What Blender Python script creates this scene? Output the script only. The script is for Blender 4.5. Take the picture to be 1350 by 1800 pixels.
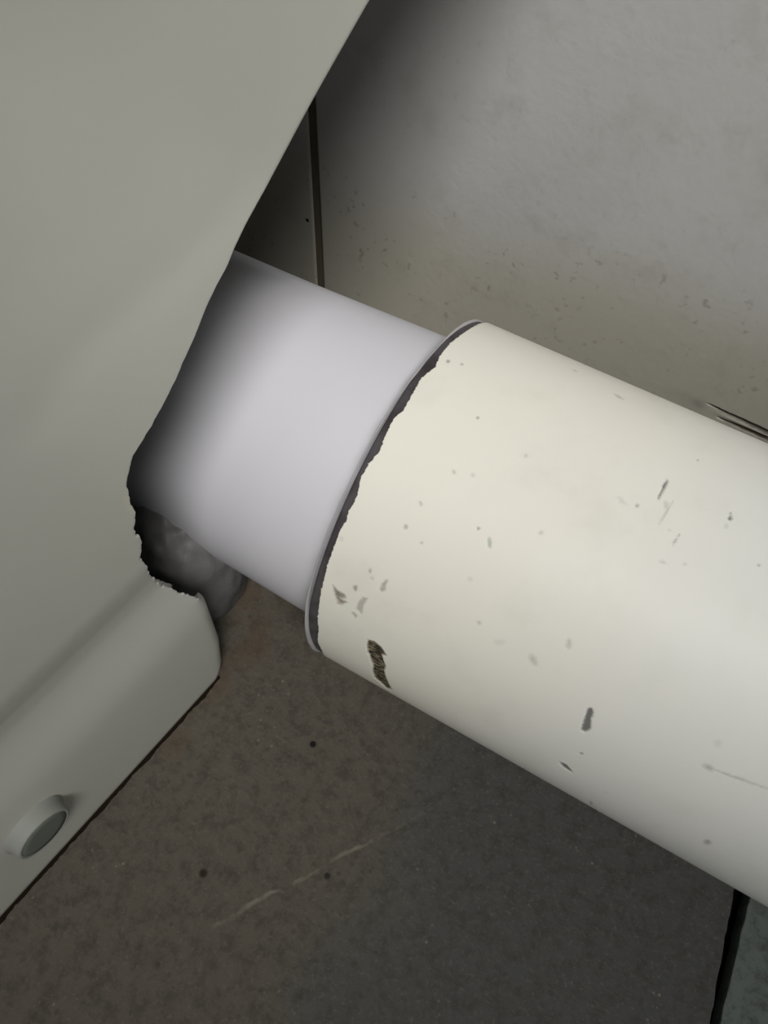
import bpy, bmesh, math, random
import numpy as np
from mathutils import Matrix, Vector, noise

for o in list(bpy.data.objects):
    bpy.data.objects.remove(o, do_unlink=True)
scene = bpy.context.scene
COL = scene.collection

# ------------------------------------------------------------------ camera
F_PX = 1325.1
ROWS = ((0.8702420545, 0.4884156730, 0.0642564931),
        (0.4428300748, -0.7184489110, -0.5364072028),
        (-0.2158246775, 0.4952588138, -0.8415096054))
cam_data = bpy.data.cameras.new('camera')
cam_data.sensor_fit = 'VERTICAL'
cam_data.sensor_height = 24.0
cam_data.lens = F_PX / 1800.0 * 24.0
cam_data.clip_start = 0.005
cam = bpy.data.objects.new('camera', cam_data)
COL.objects.link(cam)
rx, ry, rz = ROWS
cam.matrix_world = Matrix(((rx[0], -ry[0], -rz[0], 0.0),
                           (rx[1], -ry[1], -rz[1], -0.1225),
                           (rx[2], -ry[2], -rz[2], 0.2466),
                           (0, 0, 0, 1)))
scene.camera = cam

# ------------------------------------------------------------------ light
world = bpy.data.worlds.new('world')
scene.world = world
world.use_nodes = True
world.node_tree.nodes['Background'].inputs[0].default_value = (0.93, 0.97, 1.0, 1)
world.node_tree.nodes['Background'].inputs[1].default_value = 0.125

# unseen soft key spot; cone shaped so its edge leaves floor and foot dark
ld = bpy.data.lights.new('key_spot', 'SPOT')
ld.energy = 270.0
ld.color = (1.0, 0.985, 0.96)
ld.shadow_soft_size = 0.41
ld.spot_size = math.radians(30.0)
ld.spot_blend = 0.35
lo = bpy.data.objects.new('key_spot', ld)
COL.objects.link(lo)
lo.location = (0.37, -0.60, 1.60)
lo.rotation_euler = (Vector((-0.34, 0.40, 0.20)) - lo.location).to_track_quat('-Z', 'Y').to_euler()

vs = scene.view_settings
vs.view_transform = 'Standard'
vs.look = 'None'
vs.exposure = 0.10
vs.gamma = 1.0
vs.use_curve_mapping = False

# ------------------------------------------------------------------ helpers
H = 0.0558          # height of the pipe axis over the floor
YW = 0.114          # face of the back wall


def lin(r, g, b):
    f = lambda c: c / 12.92 if c <= 0.04045 else ((c + 0.055) / 1.055) ** 2.4
    return (f(r / 255), f(g / 255), f(b / 255), 1.0)


def link(name, me, mat=None, parent=None, smooth=True):
    o = bpy.data.objects.new(name, me)
    COL.objects.link(o)
    if mat:
        me.materials.append(mat)
    if parent:
        o.parent = parent
    if smooth:
        me.polygons.foreach_set('use_smooth', [True] * len(me.polygons))
    return o


def empty(name, label=None, cat=None, group=None, kind=None):
    o = bpy.data.objects.new(name, None)
    o.empty_display_size = 0.02
    COL.objects.link(o)
    tag(o, label, cat, group, kind)
    return o


def tag(o, label=None, cat=None, group=None, kind=None):
    for k, v in (('label', label), ('category', cat), ('group', group), ('kind', kind)):
        if v:
            o[k] = v
    return o


def grid_mesh(name, P, closed_u=False, flip=False):
    """P: (nu, nv, 3) array -> quad mesh."""
    nu, nv = P.shape[:2]
    me = bpy.data.meshes.new(name)
    idx = np.arange(nu * nv).reshape(nu, nv)
    a = idx if not closed_u else np.vstack([idx, idx[:1]])
    q = np.stack([a[:-1, :-1], a[1:, :-1], a[1:, 1:], a[:-1, 1:]], -1).reshape(-1, 4)
    if flip:
        q = q[:, ::-1]
    me.vertices.add(nu * nv)
    me.vertices.foreach_set('co', P.reshape(-1).astype(np.float32))
    me.loops.add(q.size)
    me.loops.foreach_set('vertex_index', np.ascontiguousarray(q).reshape(-1).astype(np.int32))
    me.polygons.add(len(q))
    me.polygons.foreach_set('loop_start', np.arange(0, q.size, 4, dtype=np.int32))
    me.update(calc_edges=True)
    me.validate()
    return me


def set_attr(me, name, arr):
    at = me.attributes.new(name, 'FLOAT_COLOR', 'POINT')
    at.data.foreach_set('color', np.ascontiguousarray(arr, dtype=np.float32).reshape(-1))


def rnoise(shape_pts, scale, seed=0.0, octaves=3):
    out = np.empty(len(shape_pts))
    for i, p in enumerate(shape_pts):
        out[i] = noise.fractal((p[0] * scale + seed, p[1] * scale, p[2] * scale), 0.9, 2.0, octaves)
    return out


class NT:
    def __init__(self, name):
        self.m = bpy.data.materials.new(name)
        self.m.use_nodes = True
        self.t = self.m.node_tree
        self.b = self.t.nodes['Principled BSDF']
        self.co = self.n('ShaderNodeNewGeometry').outputs['Position']

    def n(self, kind, **kw):
        nd = self.t.nodes.new(kind)
        for k, v in kw.items():
            setattr(nd, k, v)
        return nd

    def set(self, sock, v):
        if isinstance(v, bpy.types.NodeSocket):
            self.t.links.new(v, sock)
        else:
            sock.default_value = v

    def noise(self, scale, detail=3, rough=0.55, vec=None):
        nd = self.n('ShaderNodeTexNoise')
        self.set(nd.inputs['Vector'], vec or self.co)
        nd.inputs['Scale'].default_value = scale
        nd.inputs['Detail'].default_value = detail
        nd.inputs['Roughness'].default_value = rough
        return nd.outputs['Fac']

    def voro(self, scale, vec=None):
        nd = self.n('ShaderNodeTexVoronoi')
        self.set(nd.inputs['Vector'], vec or self.co)
        nd.inputs['Scale'].default_value = scale
        return nd.outputs['Distance'], nd.outputs['Color']

    def rng(self, v, a, b, c=0.0, d=1.0):
        nd = self.n('ShaderNodeMapRange')
        nd.interpolation_type = 'SMOOTHSTEP'
        self.set(nd.inputs['Value'], v)
        for k, x in zip(('From Min', 'From Max', 'To Min', 'To Max'), (a, b, c, d)):
            nd.inputs[k].default_value = x
        return nd.outputs['Result']

    def math(self, op, a, b=0.0, c=None):
        nd = self.n('ShaderNodeMath', operation=op)
        self.set(nd.inputs[0], a)
        self.set(nd.inputs[1], b)
        if c is not None:
            self.set(nd.inputs[2], c)
        return nd.outputs[0]

    def vmath(self, op, a, b):
        nd = self.n('ShaderNodeVectorMath', operation=op)
        self.set(nd.inputs[0], a)
        self.set(nd.inputs[1], b)
        return nd

    def mix(self, fac, a, b):
        nd = self.n('ShaderNodeMix', data_type='RGBA')
        self.set(nd.inputs[0], fac)
        self.set(nd.inputs[6], a)
        self.set(nd.inputs[7], b)
        return nd.outputs[2]

    def sep(self):
        nd = self.n('ShaderNodeSeparateXYZ')
        self.set(nd.inputs[0], self.co)
        return nd.outputs

    def attr(self, name):
        nd = self.n('ShaderNodeAttribute', attribute_name=name)
        return nd.outputs['Color'], nd.outputs['Alpha']

    def dot_at(self, p, r0, r1):
        d = self.vmath('DISTANCE', self.co, p).outputs['Value']
        return self.rng(d, r1, r0)

    def bump(self, h, strength=0.3, dist=0.0005):
        nd = self.n('ShaderNodeBump')
        nd.inputs['Strength'].default_value = strength
        nd.inputs['Distance'].default_value = dist
        self.set(nd.inputs['Height'], h)
        self.t.links.new(nd.outputs[0], self.b.inputs['Normal'])

    def out(self, col, rough=0.5, spec=0.5, coat=0.0):
        self.set(self.b.inputs['Base Color'], col)
        self.set(self.b.inputs['Roughness'], rough)
        self.b.inputs['Specular IOR Level'].default_value = spec
        self.b.inputs['Coat Weight'].default_value = coat
        return self.m


# ------------------------------------------------------------------ materials
def mat_wall_tile():
    k = NT('wall_tile_stone')
    x, y, z = k.sep()
    big = k.noise(9, 4)
    mid = k.noise(60, 5, 0.65)
    base = k.mix(k.rng(big, 0.3, 0.7), lin(172, 171, 168), lin(181, 180, 178))
    # darker beige low on the wall, broken up by noise
    edge = k.math('ADD', z, k.math('MULTIPLY', big, -0.07))
    low = k.rng(edge, 0.055, 0.0)
    base = k.mix(k.math('MULTIPLY', low, 0.75), base, lin(160, 156, 140))
    base = k.mix(k.math('MULTIPLY', k.rng(mid, 0.5, 0.72), 0.22), base, lin(138, 135, 124))
    spk = k.math('MULTIPLY', k.rng(k.noise(300, 2, 0.5), 0.60, 0.72), k.rng(k.noise(45, 2), 0.44, 0.62))
    base = k.mix(k.math('MULTIPLY', spk, k.rng(low, 0.0, 0.6, 0.12, 0.42)), base, lin(100, 96, 86))
    d2, c2 = k.voro(120)
    spk2 = k.math('MULTIPLY', k.rng(d2, 0.25, 0.1), k.rng(k.noise(38, 2), 0.58, 0.72))
    base = k.mix(k.math('MULTIPLY', spk2, 0.35), base, lin(178, 175, 165))
    base = k.mix(k.dot_at((-0.1555, YW, 0.0373), 0.0006, 0.0011), base, lin(25, 22, 20))
    ac, aa = k.attr('dirt')
    base = k.mix(aa, base, ac)
    k.bump(k.math('ADD', mid, k.math('MULTIPLY', k.noise(350, 2), 0.5)), 0.25, 0.0006)
    return k.out(base, 0.55, 0.3)


def mat_floor_tile(name, warm, cool, warm_left):
    k = NT(name)
    x, y, z = k.sep()
    big = k.noise(14, 4)
    mid = k.noise(210, 5, 0.75)
    fine = k.noise(700, 3, 0.7)
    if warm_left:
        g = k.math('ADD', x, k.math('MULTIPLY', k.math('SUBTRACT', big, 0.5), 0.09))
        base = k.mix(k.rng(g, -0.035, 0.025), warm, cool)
    else:
        base = k.mix(big, warm, cool)
    base = k.mix(k.math('MULTIPLY', k.rng(mid, 0.42, 0.68), 0.6), base, lin(58, 54, 48))
    base = k.mix(k.math('MULTIPLY', k.rng(fine, 0.52, 0.75), 0.5), base, lin(116, 109, 98))
    d, c = k.voro(330)
    spk = k.math('MULTIPLY', k.rng(d, 0.34, 0.10), k.rng(k.noise(90, 2), 0.5, 0.66))
    base = k.mix(k.math('MULTIPLY', spk, 0.5), base, lin(58, 53, 47))
    d2, c2 = k.voro(380)
    spk2 = k.math('MULTIPLY', k.rng(d2, 0.22, 0.08), k.rng(k.noise(45, 2), 0.57, 0.7))
    base = k.mix(k.math('MULTIPLY', spk2, 0.5), base, lin(155, 147, 132))
    if warm_left:
        # pale scratch running over the tile
        w = k.math('MULTIPLY', k.math('SUBTRACT', k.noise(60, 3), 0.5), 0.006)
        dx, dy = 0.0467, 0.0697
        L = math.hypot(dx, dy)
        nx, ny = dy / L, -dx / L
        c0 = nx * -0.0388 + ny * -0.128
        dist = k.math('ADD', k.math('MULTIPLY', x, nx), k.math('MULTIPLY_ADD', y, ny, -c0))
        dist = k.math('ABSOLUTE', k.math('ADD', dist, w))
        along = k.math('ADD', k.math('MULTIPLY', x, dx / L),
                       k.math('MULTIPLY_ADD', y, dy / L, -(dx * -0.0388 + dy * -0.128) / L))
        m = k.math('MULTIPLY', k.rng(dist, 0.0009, 0.0001), k.math('MULTIPLY', k.rng(along, -0.004, 0.012), k.rng(along, 0.09, 0.05)))
        m = k.math('MULTIPLY', m, k.rng(k.noise(120, 3), 0.38, 0.66))
        base = k.mix(k.math('MULTIPLY', m, 0.42), base, lin(160, 151, 134))
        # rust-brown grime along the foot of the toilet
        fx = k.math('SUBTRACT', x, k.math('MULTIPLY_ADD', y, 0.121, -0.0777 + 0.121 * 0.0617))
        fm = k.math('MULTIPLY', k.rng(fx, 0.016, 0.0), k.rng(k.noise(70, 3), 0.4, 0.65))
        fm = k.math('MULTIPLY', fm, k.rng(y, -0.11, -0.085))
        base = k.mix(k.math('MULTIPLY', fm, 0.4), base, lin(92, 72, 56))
        base = k.mix(k.dot_at((-0.0393, -0.067, 0.0), 0.0007, 0.0014), base, lin(22, 18, 16))
        base = k.mix(k.dot_at((-0.047, -0.115, 0.0), 0.0006, 0.0018), base, lin(40, 34, 28))
        base = k.mix(k.dot_at((-0.0151, -0.0976, 0.0), 0.0005, 0.0014), base, lin(40, 36, 32))
    k.bump(k.math('ADD', mid, k.math('MULTIPLY', fine, 0.6)), 0.4, 0.0006)
    return k.out(base, 0.62, 0.25)


def mat_plain(name, col, rough, spec=0.5, nscale=80, amt=0.12, col2=None, bump=0.0, coat=0.0):
    k = NT(name)
    nz = k.noise(nscale, 4)
    c2 = col2 or tuple(c * 0.7 for c in col[:3]) + (1,)
    base = k.mix(k.math('MULTIPLY', k.rng(nz, 0.35, 0.75), amt if col2 is None else 1.0), col, c2)
    if bump:
        k.bump(k.noise(nscale * 3, 4), bump, 0.0005)
    return k.out(base, rough, spec, coat)


def mat_paint():
    k = NT('cream_pipe_paint')
    big = k.noise(18, 4)
    x, y, z = k.sep()
    # the coat yellows towards the open end of the pipe
    g = k.math('ADD', x, k.math('MULTIPLY', k.math('SUBTRACT', big, 0.5), 0.10))
    base = k.mix(k.rng(g, -0.03, 0.07), lin(235, 232, 220), lin(226, 226, 221))
    base = k.mix(k.math('MULTIPLY', k.rng(k.noise(45, 5, 0.6), 0.5, 0.75), 0.25), base, lin(205, 204, 190))
    d, c = k.voro(160)
    spk = k.math('MULTIPLY', k.rng(d, 0.17, 0.07), k.rng(k.noise(40, 2), 0.60, 0.72))
    base = k.mix(k.math('MULTIPLY', spk, 0.30), base, lin(130, 126, 112))
    ac, aa = k.attr('wear')
    base = k.mix(aa, base, ac)
    k.bump(k.noise(60, 4), 0.12, 0.0008)
    return k.out(base, k.rng(aa, 0.0, 1.0, 0.5, 0.8), 0.35)


def mat_ceramic():
    k = NT('toilet_glaze')
    base = k.mix(k.rng(k.noise(12, 3), 0.3, 0.7), lin(196, 197, 187), lin(202, 202, 193))
    k.bump(k.noise(8, 2), 0.05, 0.003)
    ac, aa = k.attr('dirt')
    base = k.mix(aa, base, ac)
    return k.out(base, 0.28, 0.5)


M_WALL = mat_wall_tile()
M_FLOOR = mat_floor_tile('floor_tile_stone', lin(92, 87, 77), lin(77, 77, 75), True)  # tile colours darkened to stand in for a shadow over the floor
M_FLOOR_B = mat_floor_tile('floor_tile_slate', lin(100, 110, 107), lin(103, 110, 107), False)
M_GROUT = mat_plain('wall_grout', lin(98, 92, 80), 0.9, 0.1, 200, 0.5)
M_GAP = mat_plain('floor_joint_black', lin(14, 13, 12), 0.95, 0.05, 200, 0.4)
M_PAINT = mat_paint()
M_BARE = mat_plain('bare_pipe_plastic', lin(88, 84, 87), 0.6, 0.3, 160, 0.5, lin(64, 58, 60), 0.2)
M_RIM = mat_plain('pale_cut_rim', lin(178, 176, 176), 0.6, 0.3, 200, 0.3)
M_RUBBER = mat_plain('black_rubber', lin(30, 29, 30), 0.7, 0.3)
M_WHITE = mat_plain('white_plastic', lin(218, 217, 222), 0.45, 0.45, 60, 0.04)
M_CERAMIC = mat_ceramic()
M_CAP = mat_plain('off_white_screw_cap', lin(150, 152, 145), 0.6, 0.3, 90, 0.1)
M_CAPFACE = mat_plain('grey_cap_face', lin(108, 112, 104), 0.6, 0.3, 90, 0.1)
M_GRIME_SHADE = mat_plain('brown_grime_shade', lin(34, 25, 19), 0.9, 0.1, 200, 0.6)
M_MORTAR = mat_plain('shaded_sealant', lin(108, 107, 106), 0.5, 0.4, 120, 0.3, None, 0.5)  # grey kept low: the toilet's shade is put into this colour

# ------------------------------------------------------------------ setting: floor
def box_mesh(name, lo_, hi_, bevel=0.0):
    bm = bmesh.new()
    bmesh.ops.create_cube(bm, size=1.0)
    for v in bm.verts:
        for i in range(3):
            v.co[i] = lo_[i] if v.co[i] < 0 else hi_[i]
    if bevel:
        bmesh.ops.bevel(bm, geom=bm.edges[:], offset=bevel, segments=2, profile=0.6, affect='EDGES')
    me = bpy.data.meshes.new(name)
    bm.to_mesh(me)
    bm.free()
    return me


def slab_mesh(name, outline, z0, z1, bevel):
    """Slab with an irregular outline (list of xy), top edge softened."""
    bm = bmesh.new()
    vs_ = [bm.verts.new((x, y, z0)) for x, y in outline]
    f = bm.faces.new(vs_)
    if f.normal.z > 0:
        f.normal_flip()
    r = bmesh.ops.extrude_face_region(bm, geom=[f])
    top = [g for g in r['geom'] if isinstance(g, bmesh.types.BMVert)]
    for v in top:
        v.co.z = z1
    edges = [e for e in bm.edges if all(v.co.z > z1 - 1e-7 for v in e.verts)]
    bmesh.ops.bevel(bm, geom=edges, offset=bevel, segments=2, profile=0.5, affect='EDGES')
    bmesh.ops.recalc_face_normals(bm, faces=bm.faces[:])
    me = bpy.data.meshes.new(name)
    bm.to_mesh(me)
    bm.free()
    return me


random.seed(4)
floor = link('floor', box_mesh('floor', (-1.0, -1.2, -0.05), (1.0, YW + 0.03, -0.006)), M_GAP, smooth=False)
tag(floor, 'speckled stone floor tiles, darkened to stand for shade, with a black open joint', None, None, 'structure')
SEAM_Y = np.linspace(YW + 0.003, -0.33, 200)


def seam_x(y, side):
    mid = np.interp(y, [-0.33, -0.0766, -0.064, -0.042, 0.12], [0.1, 0.0978, 0.0972, 0.0962, 0.094])
    wid = np.interp(y, [-0.33, -0.09, -0.0766, -0.064, -0.042, 0.12], [0.0011, 0.0010, 0.0012, 0.0017, 0.0023, 0.0023])
    nz = noise.noise((y * 190, side * 9.0, 0)) * 0.0004 + noise.noise((y * 600, side * 5.0, 3)) * 0.0002
    return mid + side * wid + nz


left = [(seam_x(y, -1), y) for y in SEAM_Y]
right = [(seam_x(y, 1), y) for y in SEAM_Y]
outA = [(-0.36, YW + 0.003)] + left + [(-0.36, -0.33)]
outB = right + [(0.55, -0.33), (0.55, YW + 0.003)]
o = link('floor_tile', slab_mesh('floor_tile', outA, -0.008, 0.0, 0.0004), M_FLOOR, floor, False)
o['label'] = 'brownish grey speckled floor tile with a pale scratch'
o = link('floor_tile', slab_mesh('floor_tile', outB, -0.008, 0.0, 0.0004), M_FLOOR_B, floor, False)
o['label'] = 'blue-grey floor tile beyond the black joint'
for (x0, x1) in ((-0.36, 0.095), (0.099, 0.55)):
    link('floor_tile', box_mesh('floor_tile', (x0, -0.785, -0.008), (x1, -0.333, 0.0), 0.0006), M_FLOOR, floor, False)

# ------------------------------------------------------------------ setting: back wall
wall = link('wall_back', box_mesh('wall_back', (-1.0, YW + 0.0009, -0.006), (1.0, YW + 0.03, 0.85)), M_GROUT, smooth=False)
tag(wall, 'grey speckled wall tiles behind the pipe with a dark upright joint', None, None, 'structure')


def wall_tile_grid(name, xs, zs, crack):
    X, Z = np.meshgrid(xs, zs, indexing='ij')
    Xs = X.copy()
    Y = np.full_like(X, YW)
    dirt = np.zeros(X.shape + (4,))
    if crack:
        for (x0, z0, x1, z1, w0, w1, dep, colr) in (
                (0.0280, 0.03085, 0.0521, 0.0297, 0.0003, 0.00095, 0.003, (0.022, 0.018, 0.014)),
                (0.0340, 0.02650, 0.0536, 0.0267, 0.0003, 0.00135, 0.004, (0.022, 0.012, 0.006))):
            t = (X - x0) / (x1 - x0)
            zc = z0 + (z1 - z0) * t
            wob = np.array([noise.noise((x * 420, z0 * 900, 1)) * 0.00022 for x in xs])[:, None]
            w = np.clip(w0 + (w1 - w0) * np.clip(t, 0, 1.4), 0, None)
            d = np.abs(Z - zc - wob)
            m = np.clip((w - d) / 0.0003 + 0.5, 0, 1) * np.clip(t * 6, 0, 1)
            Y = Y + dep * m
            a = np.clip((w - d) / 0.0006 + 0.9, 0, 1) * np.clip(t * 5, 0, 1)
            dirt[..., :3] = np.where(a[..., None] > dirt[..., 3:4], colr, dirt[..., :3])
            dirt[..., 3] = np.maximum(dirt[..., 3], a * 0.92)
        # smeared grey-brown filler round the start of the crack
        a = np.exp(-(((X - 0.0255) / 0.003) ** 2 + ((Z - 0.0290) / 0.0022) ** 2)) * 0.35
        sel = a > dirt[..., 3]
        dirt[sel, :3] = (0.10, 0.09, 0.08)
        dirt[..., 3] = np.maximum(dirt[..., 3], a)
        # proud lip of filler between the two dark lines
        t = np.clip((X - 0.03) / 0.02, 0, 1)
        Y = Y - 0.0006 * t * np.exp(-((Z - 0.0285) / 0.0008) ** 2)
    # soft edges
    e = 0.0012
    ex = np.minimum(X - X.min(), X.max() - X)
    ez = np.minimum(Z - Z.min(), Z.max() - Z)
    for q in (ex, ez):
        Y = Y + np.where(q < e, e - np.sqrt(np.clip(e * e - (e - q) ** 2, 0, None)), 0)
    P = np.stack([Xs, Y, Z], -1)
    # skew so that the joint leans as in the wall
    lean = -(Z - 0.0083) * 0.0407
    P[..., 0] += lean
    # wrap the border back to give the tile thickness
    def ring(P):
        Q = np.pad(P, ((1, 1), (1, 1), (0, 0)), mode='edge')
        Q[0, :, 1] = Q[-1, :, 1] = YW + 0.006
        Q[:, 0, 1] = Q[:, -1, 1] = YW + 0.006
        return Q
    P2 = ring(P)
    D2 = np.pad(dirt, ((1, 1), (1, 1), (0, 0)), mode='edge')
    me = grid_mesh(name, P2)
    set_attr(me, 'dirt', D2)
    return me


def spaced(a, b, *fine):
    """Coarse sampling with fine windows (lo, hi, step)."""
    pts = set(np.round(np.linspace(a, b, 24), 6))
    for e in (0.0003, 0.0006, 0.0009, 0.0012, 0.002):
        pts |= {round(a + e, 6), round(b - e, 6)}
    for lo_, hi_, st in fine:
        pts = {p for p in pts if p < lo_ or p > hi_} | set(np.round(np.arange(lo_, hi_, st), 6))
    return np.array(sorted(pts))


JW = 0.0035
XJ = -0.1494
zs_r = spaced(0.0, 0.40, (0.022, 0.036, 0.0002))
zs_c = spaced(0.0, 0.40)
o = link('wall_tile', wall_tile_grid('wall_tile', spaced(XJ + JW / 2, 0.45, (0.022, 0.075, 0.0005)), zs_r, True), M_WALL, wall)
o['label'] = 'large grey wall tile with a dark split low on the right'
link('wall_tile', wall_tile_grid('wall_tile', spaced(-0.75, XJ - JW / 2), zs_c, False), M_WALL, wall)
for x0, x1 in ((-0.75, XJ - JW / 2), (XJ + JW / 2, 0.45)):
    o = link('wall_tile', wall_tile_grid('wall_tile', spaced(x0, x1), zs_c + 0.4025, False), M_WALL, wall)

# ------------------------------------------------------------------ waste pipe
R = 0.0552           # outside of the paint
RB = 0.0546          # bare pipe wall
X_END = -0.0484
pipe = empty('waste_pipe', 'thick cream painted waste pipe with chipped paint lying along the wall', 'pipe')


def tube(name, xs, rs, nseg=160, axis=None, mat=None, parent=None):
    th = np.linspace(0, 2 * np.pi, nseg, endpoint=False)
    xs = np.array(xs)
    rs = np.array(rs)
    P = np.zeros((nseg, len(xs), 3))
    P[..., 0] = xs[None, :]
    P[..., 1] = rs[None, :] * np.cos(th)[:, None]
    P[..., 2] = rs[None, :] * np.sin(th)[:, None] + H
    me = grid_mesh(name, P, closed_u=True, flip=True)
    return link(name, me, mat, parent)


# bare wall: outside, rounded end, inside
tube('pipe_wall', [0.62, 0.62, X_END + 0.001, X_END + 0.0004, X_END + 0.0002, X_END + 0.0004, 0.62],
     [0.0515, RB, RB, RB - 0.0004, RB - 0.0015, 0.0517, 0.0515], 192, None, M_BARE, pipe)

# pale burr standing round the sawn end, uneven in width
th = np.linspace(0, 2 * np.pi, 360, endpoint=False)
prof = [(-0.0008, -0.0022), (-0.0007, -0.0002), (-0.0003, 0.0006), (0.0001, 0.0007), (0.0005, 0.0003), (0.0006, -0.0006)]
P = np.zeros((len(th), len(prof), 3))
for i, t in enumerate(th):
    dg = math.degrees(t)
    wgt = 0.24 + 1.05 * math.exp(-((dg - 188) / 22) ** 2) + 0.7 * math.exp(-((dg - 60) / 14) ** 2)
    wgt += 0.15 * noise.noise((math.cos(t) * 9, math.sin(t) * 9, 2))
    bow = np.interp(dg, [0, 47, 70, 90, 105, 140, 165, 182, 191, 230, 360],
                    [.0018, .0018, .0010, .0006, -.0001, -.0006, -.0004, .0008, .0014, .0018, .0018])
    for j, (dx, dr) in enumerate(prof):
        r = RB + dr * wgt
        P[i, j] = (X_END + bow + dx * wgt, r * math.cos(t), H + r * math.sin(t))
link('end_rim', grid_mesh('end_rim', P, closed_u=True, flip=True), M_RIM, pipe)['label'] = 'pale burr round the sawn pipe end'

# rubber seal closing the gap to the thinner pipe
tube('rubber_seal', [-0.030, -0.044, -0.0452, -0.0452, -0.044, -0.030],
     [0.0514, 0.0514, 0.0505, 0.0450, 0.0443, 0.0443], 128, None, M_RUBBER, pipe)

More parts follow.
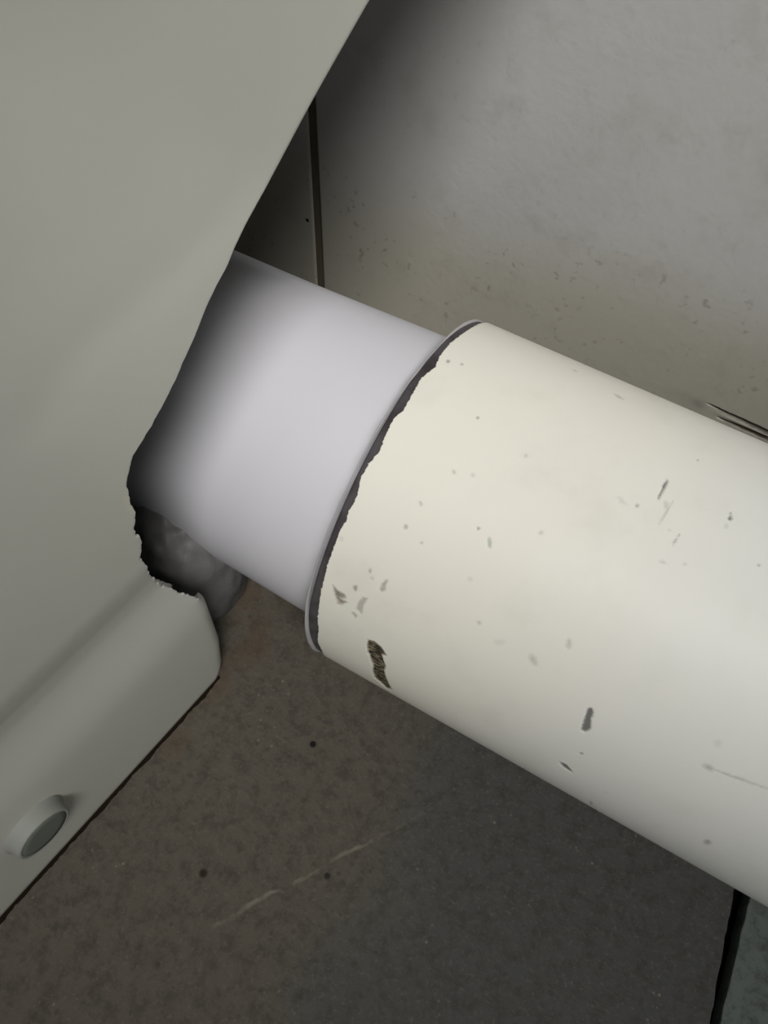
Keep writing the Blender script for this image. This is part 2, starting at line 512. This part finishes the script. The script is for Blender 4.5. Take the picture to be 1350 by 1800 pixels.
# paint damage: outline in mm (along the pipe, round the pipe), tone, strength, softness
CHIPS = [
    ([(-30.29,160.1),(-28.59,159.38),(-26.63,160.04),(-24.52,162.29),(-25.74,163.16),(-24.92,165.31),(-24.02,167.26),(-24.16,169.94),(-23.18,173.79),(-20.95,180.85),(-22.63,183.52),(-24.57,180.51),(-26.38,178.93),(-27.19,173.82),(-27.23,170.92),(-28.61,166.8),(-29.43,165.36),(-30.11,162.85)], 'gouge', 1, 0.1),
    ([(-43.01,148.56),(-41.56,149.41),(-39.43,149.47),(-38.93,150.22),(-39.88,151.22),(-38.34,151.3),(-39.45,152.99),(-40.71,153.47),(-41.48,151.53),(-42.39,150.3)], 'brown', 0.75, 0.3),
    ([(-38.01,145.66),(-37.31,145.07),(-36.83,146.12),(-37.17,146.94),(-37.79,146.37)], 'grey', 0.7, 0.15),
    ([(-34.96,147.34),(-33.64,146.85),(-34.02,149.54),(-33.71,152.28),(-35.53,151.65),(-35.53,149.46)], 'grey', 0.5, 0.15),
    ([(-36.37,153.75),(-35.93,153.06),(-34.7,153.75),(-34.93,154.7)], 'grey', 0.5, 0.15),
    ([(-31.58,142.96),(-31.69,141.44),(-31.17,139.75),(-30.54,139.54),(-30.74,140.89),(-30.29,142.52),(-31.03,143.28)], 'brown', 0.55, 0.2),
    ([(-35.91,139.81),(-35.72,138.79),(-35.2,139.41),(-35.15,140.31)], 'grey', 0.6, 0.15),
    ([(-34.82,141.21),(-34.15,140.67),(-33.98,141.51)], 'grey', 0.4, 0.15),
    ([(15.5,87.63),(16.03,88.51),(16.02,90.09),(15.87,90.95),(15.89,92.26),(15.78,93.98),(15.49,93.6),(15.48,91.94),(15.51,90.78),(15.36,89.9),(15.58,88.79)], 'dark', 0.9, 0.1),
    ([(18.71,92.67),(18.2,96.17),(18.03,99.54),(18.51,96.21)], 'dark', 0.5, 0.1),
    ([(18.09,94.3),(18.22,94.98),(18.08,95.38),(17.74,95.25),(17.4,94.69),(17.27,94.0),(17.42,93.6),(17.75,93.72)], 'grey', 0.4, 0.4),
    ([(22.81,99.53),(22.45,101.19),(22.36,102.85),(22.71,101.23)], 'dark', 0.8, 0.08),
    ([(30.81,88.94),(31.35,90.12),(31.67,90.49),(31.16,91.11),(30.76,90.83),(30.92,90.0)], 'dark', 0.8, 0.1),
    ([(12.48,97.59),(12.49,97.88),(12.33,98.09),(12.08,98.1),(11.9,97.91),(11.88,97.62),(12.05,97.41),(12.3,97.39)], 'grey', 0.7, 0.2),
    ([(40.24,98.15),(40.24,98.34),(40.13,98.47),(39.98,98.48),(39.87,98.36),(39.87,98.17),(39.98,98.04),(40.14,98.03)], 'dark', 0.7, 0.12),
    ([(20.47,77.84),(20.46,78.09),(20.35,78.27),(20.2,78.28),(20.1,78.11),(20.11,77.85),(20.22,77.67),(20.37,77.66)], 'dark', 0.6, 0.12),
    ([(7.26,97.81),(8.67,97.57),(10.11,98.71),(8.54,98.69)], 'grey', 0.22, 0.3),
    ([(31.24,92.72),(31.29,93.15),(31.17,93.4),(30.95,93.34),(30.76,93.0),(30.7,92.58),(30.82,92.32),(31.05,92.38)], 'grey', 0.3, 0.3),
    ([(22.6,107.03),(22.46,107.23),(22.07,107.37),(21.66,107.36),(21.47,107.21),(21.61,107.0),(22.0,106.87),(22.41,106.87)], 'brown', 0.3, 0.3),
    ([(26.61,105.25),(26.62,105.46),(26.49,105.63),(26.29,105.64),(26.15,105.49),(26.14,105.28),(26.27,105.11),(26.47,105.1)], 'grey', 0.35, 0.2),
    ([(20.77,99.74),(20.77,99.94),(20.65,100.1),(20.47,100.11),(20.34,99.97),(20.33,99.76),(20.45,99.6),(20.63,99.59)], 'grey', 0.3, 0.2),
    ([(22.85,144.67),(23.53,144.18),(24.34,145.13),(24.55,146.87),(25.66,149.65),(25.13,151.29),(24.06,151.32),(23.61,148.9),(23.18,146.61),(22.89,145.26)], 'dark', 0.85, 0.1),
    ([(24.33,166.31),(26.07,166.0),(28.26,167.75),(27.55,168.16),(25.69,167.85)], 'dark', 0.85, 0.15),
    ([(27.4,158.28),(27.41,158.59),(27.26,158.88),(27.03,158.99),(26.86,158.85),(26.85,158.54),(27.0,158.24),(27.23,158.14)], 'dark', 0.8, 0.12),
    ([(12.85,132.37),(13.08,133.1),(12.99,133.51),(12.63,133.36),(12.21,132.74),(11.98,132.02),(12.07,131.61),(12.43,131.76)], 'grey', 0.5, 0.4),
    ([(7.68,139.66),(8.28,140.34),(8.38,140.92),(7.9,141.05),(7.13,140.65),(6.52,139.97),(6.43,139.4),(6.91,139.28)], 'grey', 0.45, 0.6),
    ([(51.28,143.44),(51.03,143.79),(50.36,143.93),(49.65,143.78),(49.32,143.42),(49.57,143.08),(50.25,142.94),(50.95,143.09)], 'grey', 0.55, 0.5),
    ([(50.55,143.49),(56.47,142.47),(62.16,141.06),(56.36,142.04)], 'grey', 0.5, 0.3),
    ([(61.64,164.65),(61.85,165.6),(61.69,166.48),(61.24,166.75),(60.76,166.23),(60.54,165.27),(60.71,164.43),(61.17,164.18)], 'grey', 0.6, 0.4),
    ([(37.53,180.98),(38.03,183.3),(38.26,185.2),(37.94,184.8),(37.32,182.57),(36.85,180.41),(36.76,179.27),(37.04,179.48)], 'grey', 0.6, 0.2),
    ([(49.53,136.72),(49.62,137.26),(49.37,137.68),(48.93,137.74),(48.55,137.38),(48.45,136.84),(48.71,136.42),(49.15,136.37)], 'grey', 0.2, 0.5),
    ([(-42.57,82.14),(-42.48,82.64),(-42.66,83.0),(-43.01,83.01),(-43.32,82.67),(-43.42,82.17),(-43.24,81.81),(-42.89,81.79)], 'grey', 0.7, 0.15),
    ([(-39.33,81.12),(-39.26,81.5),(-39.4,81.78),(-39.66,81.79),(-39.9,81.53),(-39.97,81.15),(-39.83,80.86),(-39.57,80.85)], 'grey', 0.6, 0.12),
    ([(-28.67,94.29),(-28.63,94.58),(-28.78,94.79),(-29.03,94.8),(-29.23,94.61),(-29.27,94.32),(-29.12,94.11),(-28.87,94.1)], 'grey', 0.7, 0.12),
    ([(-17.21,118.36),(-16.39,118.29),(-16.52,118.94)], 'dark', 0.8, 0.1),
    ([(-12.6,120.03),(-12.23,120.87),(-12.31,121.36),(-12.78,121.22),(-13.38,120.52),(-13.75,119.68),(-13.67,119.19),(-13.2,119.33)], 'green', 0.6, 0.15),
    ([(-27.32,109.12),(-27.05,109.47),(-27.06,109.75),(-27.34,109.81),(-27.72,109.61),(-27.98,109.26),(-27.97,108.98),(-27.69,108.92)], 'grey', 0.4, 0.15),
    ([(-23.03,107.85),(-23.0,108.13),(-23.18,108.35),(-23.46,108.36),(-23.68,108.17),(-23.71,107.89),(-23.53,107.67),(-23.25,107.66)], 'grey', 0.35, 0.2),
    ([(-30.95,119.06),(-30.66,119.41),(-30.64,119.67),(-30.91,119.69),(-31.3,119.46),(-31.59,119.12),(-31.61,118.85),(-31.35,118.83)], 'grey', 0.5, 0.15),
    ([(-31.43,125.47),(-31.38,125.91),(-31.61,126.22),(-32.0,126.22),(-32.3,125.91),(-32.35,125.47),(-32.11,125.16),(-31.73,125.16)], 'grey', 0.5, 0.15),
    ([(-26.65,127.2),(-26.64,127.41),(-26.77,127.57),(-26.98,127.58),(-27.13,127.45),(-27.14,127.24),(-27.0,127.09),(-26.8,127.07)], 'grey', 0.6, 0.1),
    ([(-6.69,138.0),(-6.67,138.36),(-6.88,138.64),(-7.2,138.67),(-7.43,138.44),(-7.45,138.08),(-7.24,137.81),(-6.93,137.78)], 'grey', 0.4, 0.2),
    ([(-3.37,112.89),(-3.34,113.24),(-3.56,113.5),(-3.9,113.52),(-4.16,113.29),(-4.18,112.95),(-3.96,112.68),(-3.62,112.66)], 'grey', 0.35, 0.2),
    ([(-14.4,98.02),(-14.37,98.36),(-14.57,98.62),(-14.87,98.63),(-15.11,98.4),(-15.15,98.05),(-14.95,97.8),(-14.65,97.78)], 'grey', 0.3, 0.2),
    ([(-4.01,65.26),(-2.4,66.72),(-0.76,66.33),(-2.36,64.83)], 'grey', 0.35, 0.2),
    ([(0.04,139.54),(-0.1,140.15),(-0.81,140.81),(-1.68,141.13),(-2.18,140.91),(-2.04,140.29),(-1.32,139.64),(-0.47,139.33)], 'grey', 0.15, 0.5),
    ([(-6.76,137.94),(-6.74,138.29),(-6.94,138.56),(-7.25,138.59),(-7.48,138.37),(-7.5,138.02),(-7.29,137.75),(-6.99,137.72)], 'grey', 0.35, 0.2),
    ([(-12.75,129.45),(-12.72,129.86),(-12.98,130.17),(-13.38,130.21),(-13.67,129.94),(-13.7,129.53),(-13.43,129.22),(-13.04,129.18)], 'grey', 0.2, 0.3),
]


COLR = {'gouge': (0.050, 0.042, 0.024), 'brown': (0.17, 0.14, 0.10), 'grey': (0.20, 0.19, 0.16),
        'dark': (0.075, 0.076, 0.072), 'green': (0.30, 0.36, 0.31)}
# outline of the torn paint edge: angle (deg) -> x
JAG = [(0, -.0450), (40, -.0447), (54.5, -.04455), (68.5, -.0449), (79.2, -.04576), (85, -.04566), (89.3, -.0448), (94.2, -.04612),
       (97.7, -.04586), (102.9, -.04564), (105, -.04548), (107.6, -.04654), (112.8, -.04627), (117, -.04564), (120.6, -.04658),
       (123.9, -.04683), (126.3, -.04662), (127.8, -.0459), (131.4, -.04578), (133.5, -.04612), (135.9, -.04575), (138.7, -.04619),
       (144, -.04613), (148.9, -.04613), (153.2, -.04587), (157.9, -.04572), (163.9, -.04528), (169.7, -.04489), (173.9, -.04423),
       (181.5, -.04448), (188, -.04339), (220, -.0440), (280, -.0455), (360, -.0450)]
ja = np.array(JAG)


def poly_sd(px, py, poly):
    """Signed distance to a polygon, negative inside."""
    v = np.array(poly)
    d = np.full(px.shape, 1e9)
    inside = np.zeros(px.shape, bool)
    n = len(v)
    for i in range(n):
        a, b = v[i], v[(i + 1) % n]
        e = b - a
        wx, wy = px - a[0], py - a[1]
        t = np.clip((wx * e[0] + wy * e[1]) / max(e @ e, 1e-9), 0, 1)
        d = np.minimum(d, np.hypot(wx - e[0] * t, wy - e[1] * t))
        c = (a[1] > py) != (b[1] > py)
        with np.errstate(divide='ignore', invalid='ignore'):
            xi = (b[0] - a[0]) * (py - a[1]) / (b[1] - a[1]) + a[0]
        inside ^= c & (px < xi)
    return np.where(inside, -d, d)


th = np.concatenate([np.radians(np.linspace(-165, 44, 70, endpoint=False)), np.radians(np.linspace(44, 195, 560, endpoint=False))])
edge = np.interp(np.degrees(th) % 360, ja[:, 0], ja[:, 1])
edge += np.array([noise.noise((t * 50, 0, 0)) * 0.0002 + abs(noise.noise((t * 110, 0, 4))) * 0.0004 + noise.noise((t * 260, 0, 9)) * 0.0002 for t in th])
rel = np.concatenate([[0, 0.0, 0.00012, 0.0003], np.arange(0.0006, 0.150, 0.00033), np.linspace(0.16, 0.664, 30)])
PX = edge[:, None] + rel[None, :]
PX[:, -8:] = np.linspace(0.5, 0.62, 8)[None, :]
S = (th % (2 * np.pi))[:, None] * R * 1000 + 0 * PX
U = PX * 1000
wear = np.zeros(PX.shape + (4,))
depth = np.zeros(PX.shape)
for poly, code, alpha, soft in CHIPS:
    v = np.array(poly)
    lo_, hi_ = v.min(0) - 1.2, v.max(0) + 1.2
    sel = (U > lo_[0]) & (U < hi_[0]) & (S > lo_[1]) & (S < hi_[1])
    if not sel.any():
        continue
    us, ss = U[sel], S[sel]
    jit = np.array([noise.noise((a * 1.6, b * 1.6, 7)) for a, b in zip(us, ss)])
    sd = poly_sd(us, ss, poly) + jit * (0.12 if soft < 0.25 else 0.28)
    m = np.clip(0.5 - sd / (2 * soft + 0.18), 0, 1)
    c = np.array(COLR[code])[None, :] * np.ones((len(us), 1))
    if code in ('gouge', 'brown'):
        st = np.array([noise.fractal((a * 0.5, b * 1.3, 3), 0.8, 2.0, 4) for a, b in zip(us, ss)])
        k_ = np.clip(0.5 + st * 1.2, 0, 1)[:, None]
        c = c * (0.25 + 0.9 * k_) + k_ ** 2 * np.array([0.17, 0.145, 0.09])
    w = wear[sel]
    a = m * alpha
    na = np.maximum(w[:, 3], a)
    use = a >= w[:, 3]
    w[use, :3] = c[use]
    w[:, 3] = na
    wear[sel] = w
    dd = {'gouge': 0.00048, 'dark': 0.0004, 'brown': 0.0003, 'green': 0.0002}.get(code, 0.00015)
    dv = depth[sel]
    jit2 = np.array([noise.noise((a_ * 0.9, b_ * 2.2, 1)) for a_, b_ in zip(us, ss)]) if code == 'gouge' else 0
    depth[sel] = np.maximum(dv, m * alpha * dd * (1 + 0.5 * jit2))
# slight unevenness of the brushed coat, a few knocks along the lower edge
RAD = R - depth
RAD[:, 0] = RB - 0.0002
RAD[:, 1] = RB + 0.0003
lump = np.array([noise.noise((math.cos(t) * 2.0, math.sin(t) * 2.0, 5)) for t in th]) * 0.00015
RAD[:, 2:] += lump[:, None]
Pp = np.stack([PX, RAD * np.cos(th)[:, None], RAD * np.sin(th)[:, None] + H], -1)
me = grid_mesh('paint_coat', Pp, closed_u=True, flip=True)
set_attr(me, 'wear', wear)
link('paint_coat', me, M_PAINT, pipe)['label'] = 'chipped cream paint with a torn edge'

# ------------------------------------------------------------------ connector pipe
conn = empty('connector_pipe', 'smooth white plastic pipe pushed into the cream waste pipe', 'pipe')


def path_tube(name, pts, rad, nseg=128):
    """Tube round a list of (x, z-offset) points in the vertical plane of the axis."""
    pts = np.array(pts)
    tan = np.gradient(pts, axis=0)
    tan /= np.linalg.norm(tan, axis=1)[:, None]
    th = np.linspace(0, 2 * np.pi, nseg, endpoint=False)
    P = np.zeros((nseg, len(pts), 3))
    for j, ((x, z), (tx, tz), r) in enumerate(zip(pts, tan, rad)):
        P[:, j, 0] = x - tz * r * np.sin(th)
        P[:, j, 1] = r * np.cos(th)
        P[:, j, 2] = H + z + tx * r * np.sin(th)
    return grid_mesh(name, P, closed_u=True, flip=True)


pts = [(-0.032, 0), (-0.045, 0), (-0.06, 0), (-0.08, 0), (-0.10, 0)]
rad = [0.0441, 0.0441, 0.0437, 0.0430, 0.0424]
for i in range(1, 13):
    a = math.radians(i * 5)
    pts.append((-0.128 - 0.06 * math.sin(a), 0.06 * (1 - math.cos(a))))
    rad.append(0.0420 - 0.0003 * i)
# inner skin back to the mouth
me = path_tube('pipe_wall', sorted(pts, reverse=False), [r for _, r in sorted(zip(pts, rad))])
o = link('pipe_wall', me, M_WHITE, conn)
md = o.modifiers.new('wall', 'SOLIDIFY')
md.thickness = 0.003
md.offset = -1
tube('mouth_lip', [-0.034, -0.033, -0.032, -0.032, -0.034], [0.0441, 0.0443, 0.0440, 0.0412, 0.0412], 96, None, M_WHITE, conn)

# ------------------------------------------------------------------ toilet
toilet = empty('toilet', 'off-white ceramic toilet pedestal with a rough cut opening at the back', 'toilet')
OUTL = [(0.0, -0.0617), (0.00567, -0.05884), (0.02191, -0.05731), (0.03888, -0.05774), (0.04945, -0.05799), (0.05685, -0.0621), (0.06798, -0.06705), (0.07791, -0.07041), (0.08743, -0.07213), (0.09553, -0.07308), (0.10096, -0.07221), (0.10605, -0.07222), (0.1132, -0.07137), (0.11837, -0.07108), (0.12325, -0.0708), (0.12735, -0.06924), (0.13045, -0.0678), (0.13239, -0.0645), (0.13516, -0.06032), (0.13849, -0.05679), (0.14324, -0.05234), (0.14708, -0.04885), (0.15144, -0.04537), (0.15448, -0.04212), (0.15688, -0.03899), (0.15968, -0.03657), (0.16259, -0.03346), (0.1672, -0.02742), (0.17447, -0.01856), (0.18105, -0.00993), (0.18746, -0.00152), (0.21, 0.029), (0.25, 0.08), (0.27, 0.096), (0.3, 0.103), (0.4, 0.103)]
ol = np.array(OUTL)
CX = -0.205


def sstep(t):
    t = np.clip(t, 0, 1)
    return t * t * (3 - 2 * t)


def off(z):
    groove = sstep((z - 0.045) / 0.029) if z < 0.074 else 1 - sstep((z - 0.074) / 0.02)
    return -0.0020 * groove + max(0.0, z - 0.082) * 0.05 + 0.040 * sstep((z - 0.20) / 0.20)


zs = np.concatenate([[0, 0.0004, 0.001, 0.002], np.arange(0.004, 0.056, 0.003), np.arange(0.056, 0.163, 0.0005), np.arange(0.164, 0.25, 0.003), np.linspace(0.25, 0.40, 12)])
ds = np.concatenate([[0, .0002, .0005, .001, .0015, .002, .003, .004, .005, .006, .008], np.linspace(.011, .10, 42)])
side_n = 14
arc_n = 28
# faint hollow sweeping down the moulded side: (y, z)
FOLD = np.array([(-0.0347, 0.1656), (-0.0482, 0.1646), (-0.0584, 0.1632), (-0.0679, 0.1619), (-0.0753, 0.1593), (-0.0802, 0.1544)])


def fold_dent(y, z):
    a, b = FOLD[:-1], FOLD[1:]
    e = b - a
    w = np.array((y, z)) - a
    t = np.clip((w * e).sum(1) / (e * e).sum(1), 0, 1)
    d = np.hypot(*(w - e * t[:, None]).T).min()
    return 0.00024 * math.exp(-(d / 0.0055) ** 2)


body_pts = []
dirt_rows = []
for z in zs:
    yr = np.interp(z, ol[:, 0], ol[:, 1])
    rough = 1.0 if 0.054 < z < 0.156 else 0.0
    if rough:
        fade = min(1, (z - 0.054) / 0.006, (0.156 - z) / 0.02)
        yr += fade * (noise.noise((z * 180, 1, 0)) * 0.0010 + noise.noise((z * 500, 2, 0)) * 0.0005 + noise.noise((z * 1100, 2, 5)) * 0.0003)
    rr = float(np.interp(z, [0.0, 0.050, 0.056, 0.15, 0.18], [0.0055, 0.0055, 0.0006, 0.0006, 0.003]))
    ease = 0.0009 * max(0.0, 1 - z / 0.002)     # eased bottom edge
    row, dr = [], []
    far = -0.32
    ys = list(yr - ds)
    ys += list(np.linspace(ys[-1], far, side_n + 1)[1:])
    ro = off(float(z)) - ease

    def sx(y):
        return -0.0777 + 0.121 * (y + 0.0617) + ro

    rside = []
    for i, y in enumerate(ys):
        d = yr - y
        x = sx(y)
        if 0.09 < z < 0.2 and y > -0.16:
            x -= fold_dent(y, z) * min(1.0, d / 0.015)
        if d < rr:
            x -= rr - math.sqrt(max(rr * rr - (rr - d) ** 2, 0))
        rside.append((x, y))
    hw = rside[-1][0] - CX
    arc = []
    for i in range(1, arc_n):
        a = math.pi * i / arc_n
        arc.append((CX + hw * math.cos(a), far - hw * 1.25 * math.sin(a)))
    full = rside + arc + [(2 * CX - x, y) for x, y in reversed(rside)]
    for i, (x, y) in enumerate(full):
        row.append((x, y, z))
        a = 0.0
        if i < len(ds) and 0.100 < z < 0.132:
            d = yr - y
            n_ = noise.noise((y * 500, z * 500, 0))
            a = 0.75 * max(0.0, 1 - d / (0.0022 + 0.0015 * n_)) * math.exp(-((z - 0.118) / 0.006) ** 2)
        dr.append((0.72, 0.66, 0.50, a))
    body_pts.append(row)
    dirt_rows.append(dr)
BP = np.array(body_pts).transpose(1, 0, 2)
BD = np.array(dirt_rows).transpose(1, 0, 2)
me = grid_mesh('pedestal', BP, flip=True)
set_attr(me, 'dirt', BD)
body = link('pedestal', me, M_CERAMIC, toilet)
md = body.modifiers.new('wall', 'SOLIDIFY')
md.thickness = 0.009
md.offset = -1
md.use_even_offset = False

# top of the bowl
top = BP[:, -1, :2]
bm = bmesh.new()
vs_ = [bm.verts.new((x, y, 0.40)) for x, y in top]
f = bm.faces.new(vs_)
r = bmesh.ops.extrude_face_region(bm, geom=[f])
for g in r['geom']:
    if isinstance(g, bmesh.types.BMVert):
        g.co.z = 0.418
bmesh.ops.recalc_face_normals(bm, faces=bm.faces[:])
ed = [e for e in bm.edges if all(v.co.z > 0.417 for v in e.verts)]
bmesh.ops.bevel(bm, geom=ed, offset=0.006, segments=3, profile=0.5, affect='EDGES')
me = bpy.data.meshes.new('bowl_rim')
bm.to_mesh(me)
bm.free()
set_attr(me, 'dirt', np.zeros((len(me.vertices), 4)))
link('bowl_rim', me, M_CERAMIC, toilet)

# screw cover cap on the foot
NRM = Vector((0.99276, -0.12013, 0)).normalized()
TAN = Vector((0.12013, 0.99276, 0)).normalized()
cap_c = Vector((-0.0857, -0.1281, 0.0318))


def lathe(name, prof, c, n_, t_, nseg=48):
    b_ = n_.cross(t_)
    P = np.zeros((nseg, len(prof), 3))
    for i in range(nseg):
        a = 2 * math.pi * i / nseg
        for j, (h, r) in enumerate(prof):
            P[i, j] = c + n_ * h + (t_ * math.cos(a) + b_ * math.sin(a)) * r
    return grid_mesh(name, P, closed_u=True, flip=False)


RC = 0.0078
cap = link('screw_cap', lathe('screw_cap', [(-0.003, RC + .0012), (0.0002, RC + .0010), (0.0009, RC + .0003), (0.0020, RC + .0001), (0.0034, RC), (0.0040, RC - .0003), (0.0042, RC - .0008), (0.0038, RC - .0012)],
                              cap_c, NRM, TAN), M_CAP, toilet)
cap['label'] = 'round cover cap over the fixing screw'
link('cap_face', lathe('cap_face', [(0.0030, RC - .0008), (0.0040, RC - .0009), (0.0041, RC * .6), (0.0041, 0.0)], cap_c, NRM, TAN), M_CAPFACE, cap)

# brown strip along the foot: grime plus contact shadow put into its colour
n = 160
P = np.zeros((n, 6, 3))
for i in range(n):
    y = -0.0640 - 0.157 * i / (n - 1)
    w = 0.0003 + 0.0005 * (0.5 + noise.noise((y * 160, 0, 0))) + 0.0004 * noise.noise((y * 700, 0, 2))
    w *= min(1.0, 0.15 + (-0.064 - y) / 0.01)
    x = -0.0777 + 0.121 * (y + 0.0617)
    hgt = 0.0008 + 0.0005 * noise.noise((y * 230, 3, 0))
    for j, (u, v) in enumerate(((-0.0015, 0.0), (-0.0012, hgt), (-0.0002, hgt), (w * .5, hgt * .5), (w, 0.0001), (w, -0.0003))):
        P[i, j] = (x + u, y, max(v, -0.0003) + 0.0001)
link('grime_shade_strip', grid_mesh('grime_shade_strip', P), M_GRIME_SHADE, toilet)['label'] = 'brown grime and painted contact shadow along the foot'

# trap outlet inside the pedestal that the connector pipe fits over
pts2, rad2 = [], []
for i in range(6, 19):
    a = math.radians(i * 5)
    pts2.append((-0.128 - 0.06 * math.sin(a), 0.06 * (1 - math.cos(a))))
    rad2.append(0.0340)
pts2 += [(-0.188, 0.09), (-0.188, 0.12)]
rad2 += [0.034, 0.034]
me = path_tube('trap_outlet', pts2[::-1], rad2[::-1])
set_attr(me, 'dirt', np.zeros((len(me.vertices), 4)))
link('trap_outlet', me, M_CERAMIC, toilet)

# ------------------------------------------------------------------ lump of sealant under the connector
bm = bmesh.new()
bmesh.ops.create_icosphere(bm, subdivisions=5, radius=1.0)
for v in bm.verts:
    p = v.co.copy()
    k_ = 1 + 0.10 * noise.fractal(p * 1.6, 0.9, 2.0, 3) + 0.035 * noise.fractal(p * 6, 0.9, 2.0, 3) * max(0.0, p.z)
    if p.z > 0.5:
        k_ *= 1 - 0.25 * (p.z - 0.5)
    q = Vector((p.x * 0.021, p.y * 0.021, p.z * 0.034)) * k_
    v.co = q + Vector((-0.1045, -0.0400, 0.025))
    if v.co.z < 0.0:
        v.co.z = 0.0
me = bpy.data.meshes.new('sealant_lump')
bm.to_mesh(me)
bm.free()
o = link('sealant_lump', me, M_MORTAR)
tag(o, 'shade-darkened grey lump of sealant in the opening under the white pipe', 'sealant')
